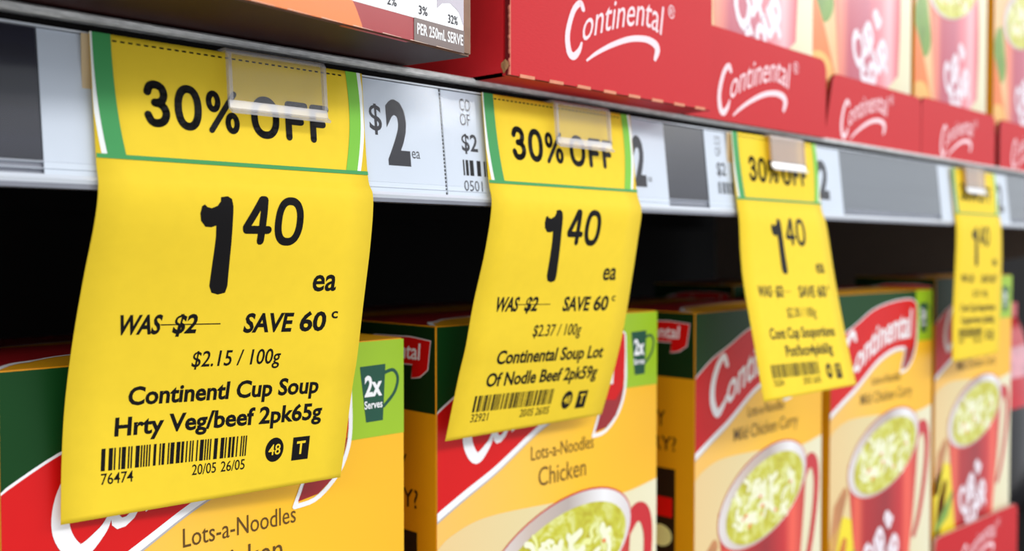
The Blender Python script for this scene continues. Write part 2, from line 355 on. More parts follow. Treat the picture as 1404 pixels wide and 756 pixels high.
price_label(.1920, .2979, 'white rail label behind the second yellow ticket, a 2 showing at its right', [
    ('price_digit', text('2', 278.5, 285.4, 21.4, 15.3, .045), DIGIT), ('unit_text', text('ea', 286.2, 288.6, 22.4, 2.4, .0), DIGIT),
    ('small_print', join(text('CO', 198.8, 203.0, 38.3, 3.3, 0), text('OF', 198.6, 202.6, 34.1, 3.3, 0)), DIGIT),
    ('small_price', text('$2', 198.6, 204.9, 27.0, 4.6, .02), DIGIT), ('barcode', bars(198.5, 212, 20, 24.4, 14), INK), ('number', text('0501', 198.4, 205.6, 15.7, 2.9, .0), DIGIT)])
price_label(.3238, .4337, 'white rail label behind the third yellow ticket, with a 2 on its right end', [
    ('price_digit', text('2', 411.0, 421.3, 21.6, 15.0, .045), DIGIT), ('small_print', join(text('CO', 330.6, 334.6, 38.3, 3.3, 0), text('OF', 330.6, 334.6, 34.1, 3.3, 0)), DIGIT),
    ('small_price', text('$2', 330.6, 337, 27.0, 4.6, .02), DIGIT), ('barcode', bars(330.6, 342, 20, 24.4, 14, seed=3), INK)])
price_label(.5490, .6583, 'white rail label behind the farthest yellow ticket on the right', [
    ('price_digit', text('2', 639, 649, 21.6, 15.0, .045), DIGIT)])

# ------------------------------------------------------------------ yellow special tickets
TAGS = {
 1: (.0934, .0700, [(44, 0), (18.6, -2.4), (12.6, -3.4), (5.3, -1.6), (-7.5, 4.4), (-21.4, 10), (-34.9, 14.0), (-48, 15.9), (-60.5, 16.6)], [(44, 0), (18.6, -2.2), (12.6, -4.4), (1.1, -3.3), (-13.9, -.4), (-28.3, 2.3), (-36.4, 4.4), (-52.2, 7.7), (-60.5, 9.6)]),
 2: (.2065, .0700, [(44, 0), (20, -2.6), (12, -4), (-1, -1.4), (-16.6, 3.5), (-29, 6.6), (-38.7, 9.8), (-57.8, 15.4)], [(44, 0), (19.5, -2.8), (12.3, -4.9), (3.4, -3.6), (-12, -.8), (-28.6, 2.6), (-43.3, 6.8), (-57.8, 11.8)]),
 3: (.3400, .0690, [(44, -.2), (19.6, -2.7), (10.7, -4), (-3, -4.8), (-15.4, -6.4), (-35.6, -10.6), (-57.6, -15)], [(44, 0), (18.2, -2.6), (9.3, -5.2), (-13.3, -9.2), (-35.5, -13.8), (-57.6, -19.2)]),
 4: (.5650, .0700, [(43, 0), (18.9, -2.2), (7.9, -3.2), (-15.6, -2.6), (-39.1, -1.8), (-62.2, -2)], [(43, 0), (20, -2.4), (10.3, -3.9), (-13.7, -4.3), (-42.5, -3.8), (-62.2, -3.3)])}
TXT = {
 1: ('$2.15 / 100g', 'Continentl Cup Soup', (13.2, 60.2), 'Hrty Veg/beef 2pk65g', (10.8, 62), '76474'),
 2: ('$2.37 / 100g', 'Continental Soup Lot', (13.6, 62), 'Of Nodle Beef 2pk59g', (11.4, 61.4), '32921'),
 3: ('$2.30 / 100g', 'Cont Cup Souportions', (11.5, 60.5), 'Pot/bcn4pk60g', (20.5, 56), '76504'),
 4: ('$2.30 / 100g', 'Cont Cup Souportions', (10, 61), 'Cup/portions 2pk60g', (11, 60), '76508')}
TLAB = {1: 'nearest yellow 30% OFF ticket, sharpest and largest, its foot curling in toward the soup carton',
        2: 'second yellow 30% OFF ticket, foot curling in over the chicken noodle carton',
        3: 'third yellow 30% OFF ticket, its foot flaring outward from the rail',
        4: 'farthest yellow 30% OFF ticket, hanging straight and blurred at the right'}
def make_ticket(i):
    X0, W, L, R = TAGS[i]
    Ls = spl(L, 8); Rs = spl(R, 8)
    def Y(s, z):
        u = s / (W * 1000); return (interp(Ls, z) * (1 - u) + interp(Rs, z) * u) / 1000
    ztop = L[0][0]; zbot = L[-1][0]
    t = thing('sale_ticket', TLAB[i], 'price ticket', (X0, 0, 0), 0, None)
    nz = 84; ns = 8; Wm = W * 1000; vs = []; fs = []
    for k in (0, 1):
        for a in range(nz + 1):
            z = ztop + (zbot - ztop) * a / nz
            for b in range(ns + 1): s = Wm * b / ns; vs.append((s / 1000, Y(s, z) - .0002 + .0002 * k, z / 1000))
    N = (nz + 1) * (ns + 1); q = ns + 1
    for a in range(nz):
        for b in range(ns):
            v = a * q + b; fs.append([v, v + q, v + q + 1, v + 1]); fs.append([N + v, N + v + 1, N + v + q + 1, N + v + q])
    for a in range(nz):
        v = a * q; fs.append([v, N + v, N + v + q, v + q]); v += ns; fs.append([v, v + q, N + v + q, N + v])
    for b in range(ns): fs.append([b, b + 1, N + b + 1, N + b]); v = nz * q + b; fs.append([v, N + v, N + v + 1, v + 1])
    sheet_ = mesh('paper', vs, fs, TAGY, t, smooth=False)
    for p in sheet_.data.polygons: p.use_smooth = abs(p.normal.y) > .5
    ZS = [zbot + (ztop - zbot) * j / nz for j in range(1, nz)]
    def pr(nm, sh, m, lay=1):
        sh = slice_(sh, ZS, 1); sh = slice_(sh, [Wm * j / ns for j in range(1, ns)], 0)
        return flat(nm, sh, lambda s, z: (s / 1000, Y(s, z) - .0002 - .00006 * lay, z / 1000), m, t)
    zf = 18.4; zz = [zf + (ztop - zf) * j / 16 for j in range(17)]; k = lambda z: ((ztop - z) / (ztop - zf)) ** 2.3
    el = lambda a, b: [(a + b * k(z), z) for z in zz]
    wl = [(max(0, -.6 + 1.9 * k(z)), z) for z in zz]
    pr('header_white_line', band(wl, el(.5, 2.1)), WHITE)
    pr('header_green_band', band(el(.4, 2.1), el(4.35, 2.15)), GREEN_L, 2)
    rr = lambda a: [(a - 1.6 * k(z) + .9 * math.sin((ztop - z) / (ztop - zf) * math.pi), z) for z in zz]
    pr('header_light_green_band', band(rr(64.7), rr(68.2)), GREEN_R)
    pr('header_white_line', band(rr(68.2), [(min(Wm - .25, p[0]), p[1]) for p in rr(69.3)]), WHITE)
    pr('fold_line', poly([(0, 18.2), (Wm, 18.2), (Wm, 19.1), (0, 19.1)]), GREEN_L, 3)
    pr('perforation', join(*[poly([(x, ztop - 1.5), (x + .95, ztop - 1.5), (x + .95, ztop - 1.15), (x, ztop - 1.15)]) for x in [4.6 + 1.75 * j for j in range(34)]]), INK, 3)
    T = 1.75
    pr('discount_text', join(G3(10.8, 25.5, 6.0, 10, T), G0(17.9, 25.4, 6.5, 10, T), GPC(25.5, 25.4, 8.3, 9.8, 1.35), G0(36.9, 25.1, 7.6, 9.9, T), GF(46.2, 25.2, 6.5, 9.4, T), GF(53.2, 25.2, 5.7, 9.3, T)), INK, 2)
    skew = lambda sh: xf(sh, lambda s, z: (s, z - .03 * (s - 13)))
    pr('price_digit', poly(ONE), INK); pr('cents_digits', join(G4(33.6, .5, 7.7, 11.2, 1.85), G0(41.9, .3, 7.7, 11.4, 1.85, 2.4)), INK)
    pr('unit_text', text('ea', 54.6, 61.3, -10.7, 5.6, .018), INK)
    pr('was_price_text', skew(join(text('WAS', 8.5, 18.6, -19.1, 4.1, .03, .12), text('$2', 21.0, 27.0, -19.1, 4.1, .03, .12), poly([(18.2, -17.3), (32.2, -17.3), (32.2, -17.05), (18.2, -17.05)]))), INK)
    pr('saving_text', skew(join(text('SAVE', 38.0, 50.8, -19.3, 4.3, .03, .08), text('60', 52.5, 59.9, -19.3, 4.5, .03, .05), text('c', 61.1, 62.9, -16.3, 2.5, .02))), INK)
    a, b, bx_, c, cx_, num = TXT[i]
    pr('unit_price_text', skew(text(a, 26.6, 48.7, -27.2, 3.6, .01, .06)), INK)
    pr('product_name_text', skew(join(text(b, bx_[0], bx_[1], -35.3, 4.0, .028), text(c, cx_[0], cx_[1], -42.2, 4.0, .028))), INK)
    pr('barcode', skew(bars(8.2, 42.7, -50.0, -44.9, 62, seed=11)), INK)
    pr('code_number', skew(text(num, 8.3, 15.4, -53.1, 2.5, .005)), INK)
    pr('date_text', skew(join(text('20/05', 29.1, 35.0, -53.3, 2.5, .005), text('26/05', 36.2, 42.3, -53.3, 2.5, .005))), INK)
    o = pr('round_badge', poly(ring(49.9, -50.35, 2.45, 3.1)), INK); o2 = pr('badge_text', text('48', 48.3, 51.5, -51.6, 2.6, .01), TAGY, 2)
    pr('square_badge', poly([(54.8, -53.85), (59.4, -53.95), (59.4, -47.9), (54.8, -47.85)]), INK); pr('badge_text', text('T', 55.9, 58.3, -52.3, 3.2, .02), TAGY, 2)
    if i in (1, 3):
        mesh('backing_card', [(-.0014, .0002, .0262), (.012, .0002, .0262), (.012, .0005, .0436), (-.0014, .0005, .0436), (-.0014, .0005, .0262), (.012, .0005, .0262), (.012, .0008, .0436), (-.0014, .0008, .0436)],
             [[0, 1, 2, 3], [7, 6, 5, 4], [0, 3, 7, 4], [0, 4, 5, 1], [2, 1, 5, 6], [3, 2, 6, 7]], CREAMP, t)
    return t
for i in TAGS: make_ticket(i)

# ------------------------------------------------------------------ clips hooked over the rail
def make_clip(x0, x1, zb, label, plate_m, lip_m, edge_m):
    t = thing('ticket_clip', label, 'clip', (x0, 0, 0)); w_ = x1 - x0; zt = .0447; zl = zb + .0026
    def sheet(nm, prof, th, m, xa=0., xb=None):
        xb = w_ if xb is None else xb; P = prof; Q = []
        for i, (y, z) in enumerate(P):
            a = P[max(i - 1, 0)]; b = P[min(i + 1, len(P) - 1)]; dy, dz = b[0] - a[0], b[1] - a[1]; l = math.hypot(dy, dz); Q.append((y + dz / l * th, z - dy / l * th))
        return extrude_x(nm, P + Q[::-1], xa, xb, m, t)
    y0 = -.0034; y1 = -.0042
    r = .0011
    sheet('plate', [(y1, zl), (y0, zt - .0012)], .0006, plate_m, .0009, w_ - .0009)
    sheet('hook', [(y0, zt - .0012)] + [(y0 + r - r * math.cos(a), zt - .0012 + r * math.sin(a)) for a in (.4, .8, 1.2, 1.57)] + [(.0012, zt - .0003), (.0026, zt - .0009)], .0006, edge_m)
    sheet('lip', [(y1 - .0016, zb), (y1 - .0004, zb + .0008), (y1, zl)], .0006, lip_m)
    sheet('side_rib', [(y1 - .0003, zl), (y0 - .0003, zt - .0012)], .0010, edge_m, 0, .0009)
    sheet('side_rib', [(y1 - .0003, zl), (y0 - .0003, zt - .0012)], .0010, edge_m, w_ - .0009, w_)
    return t
make_clip(.1230, .1497, .0303, 'clear plastic clip gripping the nearest yellow ticket over the word OFF', CLIPM, CLIPL, CLIPE)
make_clip(.2346, .2612, .0308, 'clear plastic clip on the second yellow ticket', CLIPM, CLIPL, CLIPE)
make_clip(.3645, .3920, .0310, 'tan-tinted clip with white shine painted on its lip on the third yellow ticket', CLIPT, CLIPW, CLIPT)
make_clip(.5775, .6060, .0300, 'blurred tan clip with white shine painted on its lip on the farthest yellow ticket', CLIPT, CLIPW, CLIPT)

# ------------------------------------------------------------------ soup cartons
BW, BD = .1114, .050
def make_soup(flavour, H, label, upper=False, pale=False):
    """origin: front lower left corner; drawings are given in mm as (s to the right, t down from the top)"""
    t = thing('soup_carton', label, 'carton')
    W = BW * 1000
    c = box('carton', 0, BW, 0, BD, 0, H, BODY, t, .0005)
    def pr(nm, sh, m, lay, parent=t, inset=.25):
        sh = (([(min(max(v[0], inset), W - inset), min(max(v[1], inset), H * 1000 - .3)) for v in sh[0]]), sh[1])
        return flat(nm, sh, lambda s, q: (s / 1000, -.00006 * lay, H - q / 1000), m, parent)
    def side(nm, sh, m, lay, parent=t): return flat(nm, sh, lambda d, q: (-.00006 * lay, d / 1000, H - q / 1000), m, parent)
    def tp(nm, sh, m, lay, parent=t): return flat(nm, sh, lambda s, d: (s / 1000, d / 1000, H + .00006 * lay), m, parent)
    neg = lambda sh: xf(sh, lambda x, y: (x, -y))
    fp = pr('front_print', poly([(0, 0), (W, 0), (W, H * 1000), (0, H * 1000)]), FRONTY, 1)
    cr = spl([(0, 68), (6, 64.5), (20, 61.5), (45, 62), (75, 64), (92, 65.3), (W, 63)], 5)
    pr('table_picture', band(cr, [(x, H * 1000) for x, _ in cr]), CREAM, 2)
    # green top, lime corner
    up = spl([(0, 26.3), (12.4, 19.3), (26, 14.4), (41, 8.8), (56, 5.9), (72, 4.3), (86, 4.4), (92, 7.5)], 5)
    pr('green_header', band([(x, 0) for x, _ in up], up), DGREEN, 2)
    pr('lime_panel', poly([(91, 0), (W, 0), (W, 27.5), (91, 27.3)]), LIME, 3)
    b_ = pr('serving_badge', poly([(95.3, 7.2), (104.4, 7.0), (103.4, 23.0), (97.4, 23.0)]), TEAL, 4)
    pr('badge_handle', stroke(spl([(104, 9.5), (107.2, 9.0), (108.9, 11.5), (107.6, 15.5), (103.8, 19)], 5), 1.0), TEAL, 4, b_)
    pr('badge_text', join(neg(text('2x', 96.9, 103.1, -15.6, 5.4, .035)), neg(text('Serves', 96.8, 103.2, -19.2, 2.1, .02))), PWHITE, 5, b_)
    # banner
    lo = spl([(0, 56.5), (12, 51.2), (24, 46.2), (33, 41.6), (42, 36.8), (50, 33.3), (60, 30.4), (70, 29.0), (79, 29.4)], 5)
    ub = spl([(0, 26.5), (12.4, 19.8), (26, 15.0), (41, 9.3), (56, 6.4), (72, 4.9), (85, 4.9), (91.3, 7.6)], 5)
    body = lo + [(78.8, 33), (74.6, 41.2)] + [(81, 40.2), (86.3, 36.5), (89.5, 31), (91.2, 24), (91.6, 14)] + ub[::-1]
    lo2 = [(x, y + (2.2 if x < 66 else 1.8)) for x, y in lo][:-2]
    bw = pr('banner_edge', band(lo, [(x, y + 2.6 - 1.0 * x / 79) for x, y in lo]), PWHITE, 4)
    pr('banner_shadow', band([(x, y + 2.4 - 1.0 * x / 79) for x, y in lo], [(x, y + 3.3 - 1.2 * x / 79) for x, y in lo]), PGREY, 3, bw)
    pr('banner_rim', join(stroke(ub, 1.3), stroke(spl([(91.6, 8), (92, 24), (90, 32), (86, 37.5), (80, 41.6), (73.6, 42.4)], 4), 1.3), stroke([(73.8, 42), (78, 33), (78.2, 30)], 1.3)), PWHITE, 4, bw)
    bm_ = pr('brand_banner', poly(body), BRED, 5)
    pr('banner_tail', poly([(79.3, 30.2), (86, 31), (91, 26), (89.5, 31), (86.3, 36.5), (81, 40.2), (74.9, 41)]), BREDD, 6, bm_)
    lg = logo([(22, -40.2), (30, -36.6), (40, -31.8), (50, -28.4), (60, -26.0), (70, -24.9), (80, -24.5), (90, -24.8)], [(22, 8.5), (88, 9.6)], 23.5, 84.5,
              [(24.0, -22.5, 2.6), (21.6, -19.0, 3.0), (17.2, -22.0, 3.2), (13.2, -29.5, 3.6), (12.9, -37, 4.0), (16.6, -42.0, 3.6), (21.6, -38.6, 2.2), (23.6, -35.6, 1.2)], 3, .10, .02)
    pr('brand_lettering', neg(lg), PWHITE, 7, bm_)
    # flavour words
    two_l = join(neg(text('Lots-a-Noodles', 41.8, 74.0, -46.5, 4.6, .0)), neg(text('Chicken', 45.4, 69.8, -55.6, 6.2, .0)) if flavour == 'Chicken' else neg(text('Mild Chicken Curry', 30.2, 87.0, -55.6, 5.6, .002)))
    pr('flavour_text', two_l, BROWNT, 3)
    # picture of the mug
    MG = MUGWASHED if pale else MUGRED
    cx, cy = 56.5, 82.0
    el = lambda rx, ry, ox=0, oy=0, ph=.36: [(cx + ox + rx * math.cos(a), cy + oy - ry * math.sin(a + ph)) for a in [2 * math.pi * i / 44 for i in range(44)]]
    rim = el(38.6, 21)
    lft = spl([(20, 84), (23, 110), (27, 142), (31, H * 1000)], 5) if upper else spl([(18.0, 84), (19.5, 96), (23.0, 118), (27.5, 142), (33, H * 1000)], 5); rgt = spl([(95.2, 79), (97, 95), (97, 118), (95, 142), (93, H * 1000)], 5) if upper else spl([(95.2, 79), (93.5, 95), (90.0, 118), (85, 142), (80, H * 1000)], 5)
    lft, rgt = lft[:min(len(lft), len(rgt))], rgt[:min(len(lft), len(rgt))]
    m_ = pr('mug_picture', join(band(lft, rgt)), MG, 4)
    pr('mug_rim_edge', poly(el(39.1, 21.6)), HANDLE, 5, m_); pr('mug_rim', poly(rim), RIMW, 6, m_)
    soup = el(34.2, 18.0, 1.5, 1.5); pr('soup_picture', poly(soup), SOUP, 7, m_)
    rnd = random.Random(7); nd, nd2, cr_ = [], [], []
    def sp_(f=1.): 
        a = rnd.uniform(0, 6.28); r = math.sqrt(rnd.random()) * f; return cx + .8 + 31 * r * math.cos(a), cy + 2.5 - 15.5 * r * math.sin(a + .36)
    for k_ in range(56):
        x, y = sp_(.86); a = rnd.uniform(0, 6.28); pts = []
        for j in range(4): pts.append((x, y)); a += rnd.uniform(-1.3, 1.3); x += 2.6 * math.cos(a); y += 2.0 * math.sin(a)
        pts = [p for p in pts if ((p[0] - cx) / 31) ** 2 + ((p[1] - cy - 2) / 14) ** 2 < 1]
        if len(pts) > 1: (nd if k_ % 2 else nd2).append(stroke(spl(pts, 3), rnd.uniform(1.2, 2.9)))
    for lst, mm, ly_ in ((nd, NOODLE, 8), (nd2, NOODLE2, 8.6)):
        V, Fc = [], []
        for j_, (v_, f_) in enumerate(lst): k0 = len(V); V += [(a_ / 1000, -.00006 * (ly_ + .018 * j_), H - b_ / 1000) for a_, b_ in v_]; Fc += [[k0 + i_ for i_ in g] for g in f_]
        mesh('noodle_picture', V, Fc, mm, m_)
    for k_ in range(9): x, y = sp_(.8); cr_.append(poly(ring(x, y, rnd.uniform(.6, 1.3), rnd.uniform(.5, 1.0), 8)))
    pr('carrot_bits', join(*cr_), CARROT, 10, m_)
    if not upper: pr('handle_picture', stroke(spl([(93.5, 80, 4), (98, 74.2, 7), (103.3, 75.2, 7), (105.8, 83, 5.4), (104.8, 95, 4.8), (101, 110, 4.6), (96, 123, 4.4), (91, 131, 4)], 5), 4), HANDLE, 5, m_)
    rot = lambda sh, ox, oy, an: xf(sh, lambda x, y: (ox + x * math.cos(an) - y * math.sin(an), oy - x * math.sin(an) - y * math.cos(an)))
    an = math.radians(46)
    hx = 8 if upper else 0
    sc = join(rot(text('Cup', 0, 30, 0, 15, .05, .25), 40 + hx, 146, an), rot(text('a', 31, 40, 1, 12, .045, .1), 40 + hx, 146, an), rot(text('Soup', -1, 37, 0, 14, .05, .2), 50.5 + hx, 157, an))
    pr('script_lettering', sc, mat('script_white', (236, 226, 234), .35, .5, .03), 6, m_)
    if not upper:
        pr('bread_picture', join(stroke([(3, 122, 9), (9, 104, 10), (15, 97, 6)], 8)), TAN, 3)
        pr('napkin_picture', stroke([(1, 160, 6), (10, 132, 9), (15, 121, 5)], 6), HANDLE, 3)
        if flavour != 'Chicken': pr('lemon_picture', poly([(0, 118), (14, 108), (25, 112), (30, 150), (22, 158), (0, 150)]), LEMON, 3); pr('lime_leaf_picture', stroke([(4, 146, 4), (16, 138, 8), (25, 128, 3)], 5), LEAF, 4)
    else:
        pr('board_picture', poly([(0, 66), (24, 62), (30, 180), (0, 180)]), PEACH, 3)
        pr('leaf_picture', poly(spl([(0, 104), (6, 96), (14, 93), (19, 104), (23, 118), (18, 126), (10, 128), (0, 126)], 3)), LEAF, 4)
        pr('carrot_picture', poly([(0, 112), (5, 118), (14, 130), (26, 152), (29, 180), (0, 180)]), CARROT, 5)
        pr('carrot_end_picture', poly(ring(9, 150, 13, 9, 20)), mat('print_slice', (240, 178, 92), .35, .5, .1, 60), 6)
    # left side panel
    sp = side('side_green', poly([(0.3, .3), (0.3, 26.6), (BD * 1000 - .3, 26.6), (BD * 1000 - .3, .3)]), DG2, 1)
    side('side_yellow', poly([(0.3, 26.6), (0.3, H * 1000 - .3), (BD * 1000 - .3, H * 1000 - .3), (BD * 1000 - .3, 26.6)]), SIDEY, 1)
    fl = [(2.4, 4.6), (12, 3.9), (30, 4.3), (42, 7), (46, 14), (36, 12.5), (11.0, 12.2), (11.5, 16.5), (7.5, 15.8), (3.8, 13.4)]
    side('side_flag_rim', stroke(fl, .6, True), PWHITE, 2, sp); side('side_flag', poly(fl), BRED, 3, sp)
    mir = lambda sh, x1: xf(sh, lambda x, y: (x1 - x, -y))
    side('side_flag_text', mir(text('Continental', 0, 34, -10.6, 4.9, .015, .1), 41), PWHITE, 4, sp)
    side('side_question_text', join(mir(text('Y', 0, 4.2, -46.8, 6.2, .01), 18.2), mir(text('RY?', 0, 11.6, -56.6, 5.6, .01), 20.2)), BLACKP, 2)
    sb = side('side_pack_picture', poly([(9, 64), (9, 112), (40, 112), (40, 64)]), BLACKP, 2)
    side('side_pack_red', poly([(10.3, 76), (10.3, 84), (38, 84), (38, 76)]), BRED, 3, sb); side('side_pack_cup', poly(ring(16, 92, 5.5, 4.5, 18)), NOODLE, 3, sb)
    # top flap
    q = tp('top_print', poly([(.3, .3), (W - .3, .3), (W - .3, BD * 1000 - .3), (.3, BD * 1000 - .3)]), BODY, 1)
    ed = spl([(.3, 2), (7, 11), (13, 14), (25, 21), (60, 27), (W - .3, 30)], 4)
    tp('top_red', band([(x, BD * 1000 - .3) for x, _ in ed], ed), BREDD, 2, q); tp('top_white_edge', band([(x, y + 1.2) for x, y in ed], [(x, y - (1.6 if x < 12 else .4)) for x, y in ed]), PWHITE, 3, q)
    return t
def put(o, L, R, z, label, sx=None, flag=set()):
    """front edge from L to R in plan, standing at height z"""
    if o.name in flag: o = copy_tree(o)
    else: flag.add(o.name)
    a = math.atan2(R[1] - L[1], R[0] - L[0]); wd = math.hypot(R[0] - L[0], R[1] - L[1])
    o.location = (L[0], L[1], z + Z0); o.rotation_euler = (0, 0, a); o.scale = (wd / BW, 1, 1); o['label'] = label; return o
LS = LZ
HC = .1778
chick = make_soup('Chicken', HC, 'x'); curry = make_soup('Mild Chicken Curry', HC, 'x'); upp = make_soup('Chicken', .1805, 'x', True, True)
def fit(o, ztop): o.scale.z = (ztop - LS) / HC
fit(put(chick, (.0818, .0195), (.1932, .0185), LS, 'nearest yellow soup carton, lower left, behind the largest ticket'), -.0262)
fit(put(chick, (.2085, .0215), (.3185, .0180), LS, 'yellow Lots-a-Noodles Chicken carton, second from the left, ticket over its banner'), -.0240)
fit(put(curry, (.3443, .018), (.4534, .018), LS, 'yellow Mild Chicken Curry carton partly covered by the outward flaring ticket'), -.0262)
fit(put(curry, (.4617, .018), (.571, .0113), LS, 'yellow Mild Chicken Curry carton with its whole red banner in view'), -.0232)
fit(put(curry, (.5932, .018), (.7035, .011), LS + .0016, 'farthest yellow soup carton, standing in the lower red tray'), -.0180)
for o in [k for k in bpy.data.objects if k.get('category') == 'carton' and k.location.z < Z0 - .1 and 'farthest' in k['label']]: o.scale.z = 1; o.location.z = Z0 - .018 - HC
for (L, R, zt, lb) in [((.0835, .075), (.1945, .075), -.0285, 'soup carton standing behind the nearest one'), ((.2090, .0735), (.3195, .0735), -.0245, 'soup carton behind the Lots-a-Noodles Chicken one'),
                       ((.3450, .072), (.4555, .072), -.0275, 'soup carton behind the curry one the flaring ticket covers'), ((.4660, .074), (.5770, .074), -.0200, 'soup carton behind the curry one with the whole banner')]:
    o = put(chick, L, R, LS, lb); fit(o, zt); o['group'] = 'second row of soup cartons'
SH = .0484
put(upp, (.3097, .0045), (.4145, .0045), SH, 'soup carton with a light-washed mug in the second upper red tray, huge white script cut by the frame')
put(upp, (.4195, .0085), (.5307, .0085), SH, 'soup carton with a light-washed mug in the third upper red tray, green leaf print at its left')
put(upp, (.5348, .0085), (.6432, .0085), SH, 'soup carton with a light-washed mug in the fourth upper red tray, soup picture showing above the script')
put(upp, (.6556, .0085), (.7640, .0085), SH, 'soup carton with a light-washed mug at the right frame edge in the last upper tray')

# ------------------------------------------------------------------ red display trays
def make_tray(x0, x1, y, zb, ht, depth, label, lx=24., ls=1., rc=.005, front=None, sides=(.7, .7), yaw=0., lm=PINKW, ly=0., em=None):
    em = em or mat('tray_edge_shade_red', (112, 24, 28), .7, .2, .1, 300)  # dark red card edge, with the shade beside the front panel painted in
    t = thing('display_tray', label, 'tray', (x0, y, zb), yaw); w_ = x1 - x0; T = .0016
    hl, hr = ht if isinstance(ht, tuple) else (ht, ht)
    bl, tl, tr, br = front or (0, 0, w_, w_)
    arc = lambda cx, cz, a0, a1: [(cx + rc * math.cos(math.radians(a)), cz + rc * math.sin(math.radians(a))) for a in [a0 + (a1 - a0) * i / 5 for i in range(6)]]
    pts = [(bl, 0), (br, 0)] + arc(tr - rc, hr - rc, 0, 90) + arc(tl + rc, hl - rc, 90, 180)
    slab('front_panel', pts, 0, T, RED, t, em)
    box('bottom_panel', 0, w_, T, depth, 0, .0009, RED, t)
    for k, xx in ((0, 0), (1, w_ - .0012)):
        h = sides[k] * hl; P = [(T + .0012, 0), (depth, 0), (depth, h), (.03, h), (.012, h), (T + .0012, h * .94)]
        n = len(P); vs = [(xx, a, b) for a, b in P] + [(xx + .0012, a, b) for a, b in P]
        mesh('side_panel', vs, [list(range(n))[::-1], list(range(n, 2 * n))] + [[i, (i + 1) % n, n + (i + 1) % n, n + i] for i in range(n)], REDS, t)
    def lf(x, z): return ((x * ls + lx) / 1000, -.0001, (z * ls + ly) / 1000)
    lgo = logo([(8, 5.0), (13, 7.5), (20, 10.2), (30, 13.2), (37, 14.6), (42, 14.9), (46, 14.2), (52, 12.6)], [(8, 6.6), (52, 6.2)], 7.6, 49.5,
               [(8.3, 15.0, 1.7), (6.9, 16.6, 1.9), (3.6, 13.6, 1.9), (1.0, 6.6, 2.1), (1.6, 1.4, 2.4), (3.8, .1, 2.3), (6.4, 2.2, 1.6), (7.6, 4.6, .8)], 2, .16, .0,
               [(10.2, -.3, .7), (15, 2.6, 1.2), (23, 6.3, 1.6), (32, 9.4, 1.9), (40, 10.6, 2.1), (45.2, 10.0, 2.6), (47.3, 8.2, 2.8), (46.0, 4.9, 1.6)])
    lp = flat('brand_lettering', lgo, lf, lm, t)
    flat('registered_mark', join(brush([(x, y, .4) for x, y in ring(55.4, 22.0, 1.7, 2.1, 16)]), text('R', 54.6, 56.3, 20.9, 2.2, 0)), lf, lm, t)
    return t
tr1 = make_tray(.2045, .3062, -.013, .0473, (.0380, .0405), .10, 'large red card tray in front, torn corner, perforated lower edge', 23.5, .97, .003, ly=8.6, sides=(1.0, .7))
boxes('perforated_edge', [(.004 + .0125 * i, .0100 + .0125 * i, -.00025, .0002, -.0003, .0006) for i in range(8)], mat('perforation_card', (214, 140, 112), .7, .2, .1, 300), tr1)
bm = bmesh.new(); bmesh.ops.create_icosphere(bm, subdivisions=2, radius=1)
for v in bm.verts: n = random.uniform(.45, 1.2); v.co = Vector((v.co.x * .0007 * n + .0001, v.co.y * .0016 * n + .0020, v.co.z * .0022 * n + .0024))
me = bpy.data.meshes.new('torn_corner'); bm.to_mesh(me); bm.free(); link('torn_corner', me, KRAFT, tr1)
mesh('tear_slot', [(-.00015, .0062, .0285), (-.00015, .0078, .0290), (-.00015, .0082, .0380), (-.00015, .0064, .0380)], [[0, 3, 2, 1]], KRAFTD, tr1)
slab('ragged_edge', [(-.0004, 0)] + [(.0001 - .0005 * random.random(), .0008 * i) for i in range(1, 46)] + [(.0003, .0375), (.0003, 0)], -.00012, .0004, mat('ragged_card', (206, 120, 100), .7, .2), tr1)
make_tray(.3075, .4165, -.001, .0473, (.0345, .0335), .10, 'red card tray second from the left, set behind the large front tray', 22, 1.08, ly=3.0)
make_tray(.4180, .5325, .0035, .0473, (.0305, .0300), .10, 'red card tray third from the left, left edge leaning', 22, 1.0, front=(.006, .0135, .1145, .1145), ly=3.0)
make_tray(.5332, .6450, .0035, .0473, .0310, .10, 'paler red card tray fourth from the left', 26, .96, ly=2.5)
make_tray(.6537, .7660, .0035, .0473, .0300, .10, 'last red card tray, cut by the right frame edge', 22, 1.0, ly=3.0)
make_tray(.5880, .7080, .0145, LS, .0365, .07, 'red card tray on the lower shelf at the bottom right', 34, 1.0, yaw=math.radians(-3.6), ly=8, em=mat('tray_edge_pale', (206, 170, 160), .7, .2, .1, 300))

# ------------------------------------------------------------------ the patterned carton lying at the upper left, overhanging the shelf
L = Vector((.0150, -.0427)); R = Vector((.1831, -.0200)); ang = math.atan2(R.y - L.y, R.x - L.x); w_ = (R - L).length
t = thing('drink_carton', 'patterned carton at the upper left overhanging the shelf, orange and red print', 'carton', (L.x, L.y, .0484), ang)
box('carton', 0, w_, 0, .11, 0, .085, mat('carton_brown_board', (128, 92, 70), .5, .4, .2, 200), t, .0006)
WB = w_ * 1000
def cp(nm, sh, m, lay, parent=t): return flat(nm, xf(sh, lambda x, y: (min(max(x, .3), WB - .2), max(y, .3))), lambda x, z: (x / 1000, -.00006 * lay, z / 1000), m, parent)
cp('front_maroon', poly([(0, 0), (WB - 3.4, 0), (WB - 3.4, 84), (0, 84)]), mat('print_maroon', (158, 26, 34), .3, .5, .1, 30), 1)
A = lambda u: WB - u
cp('orange_fruit_picture', poly([(A(x), z) for x, z in spl([(75, -1), (74, 6), (69, 11), (60, 14), (50, 12), (43.5, 6.5), (40.5, 2), (39.3, -1)], 5)]), mat('print_orange_deep', (240, 124, 52), .3, .5, .08, 40), 2)
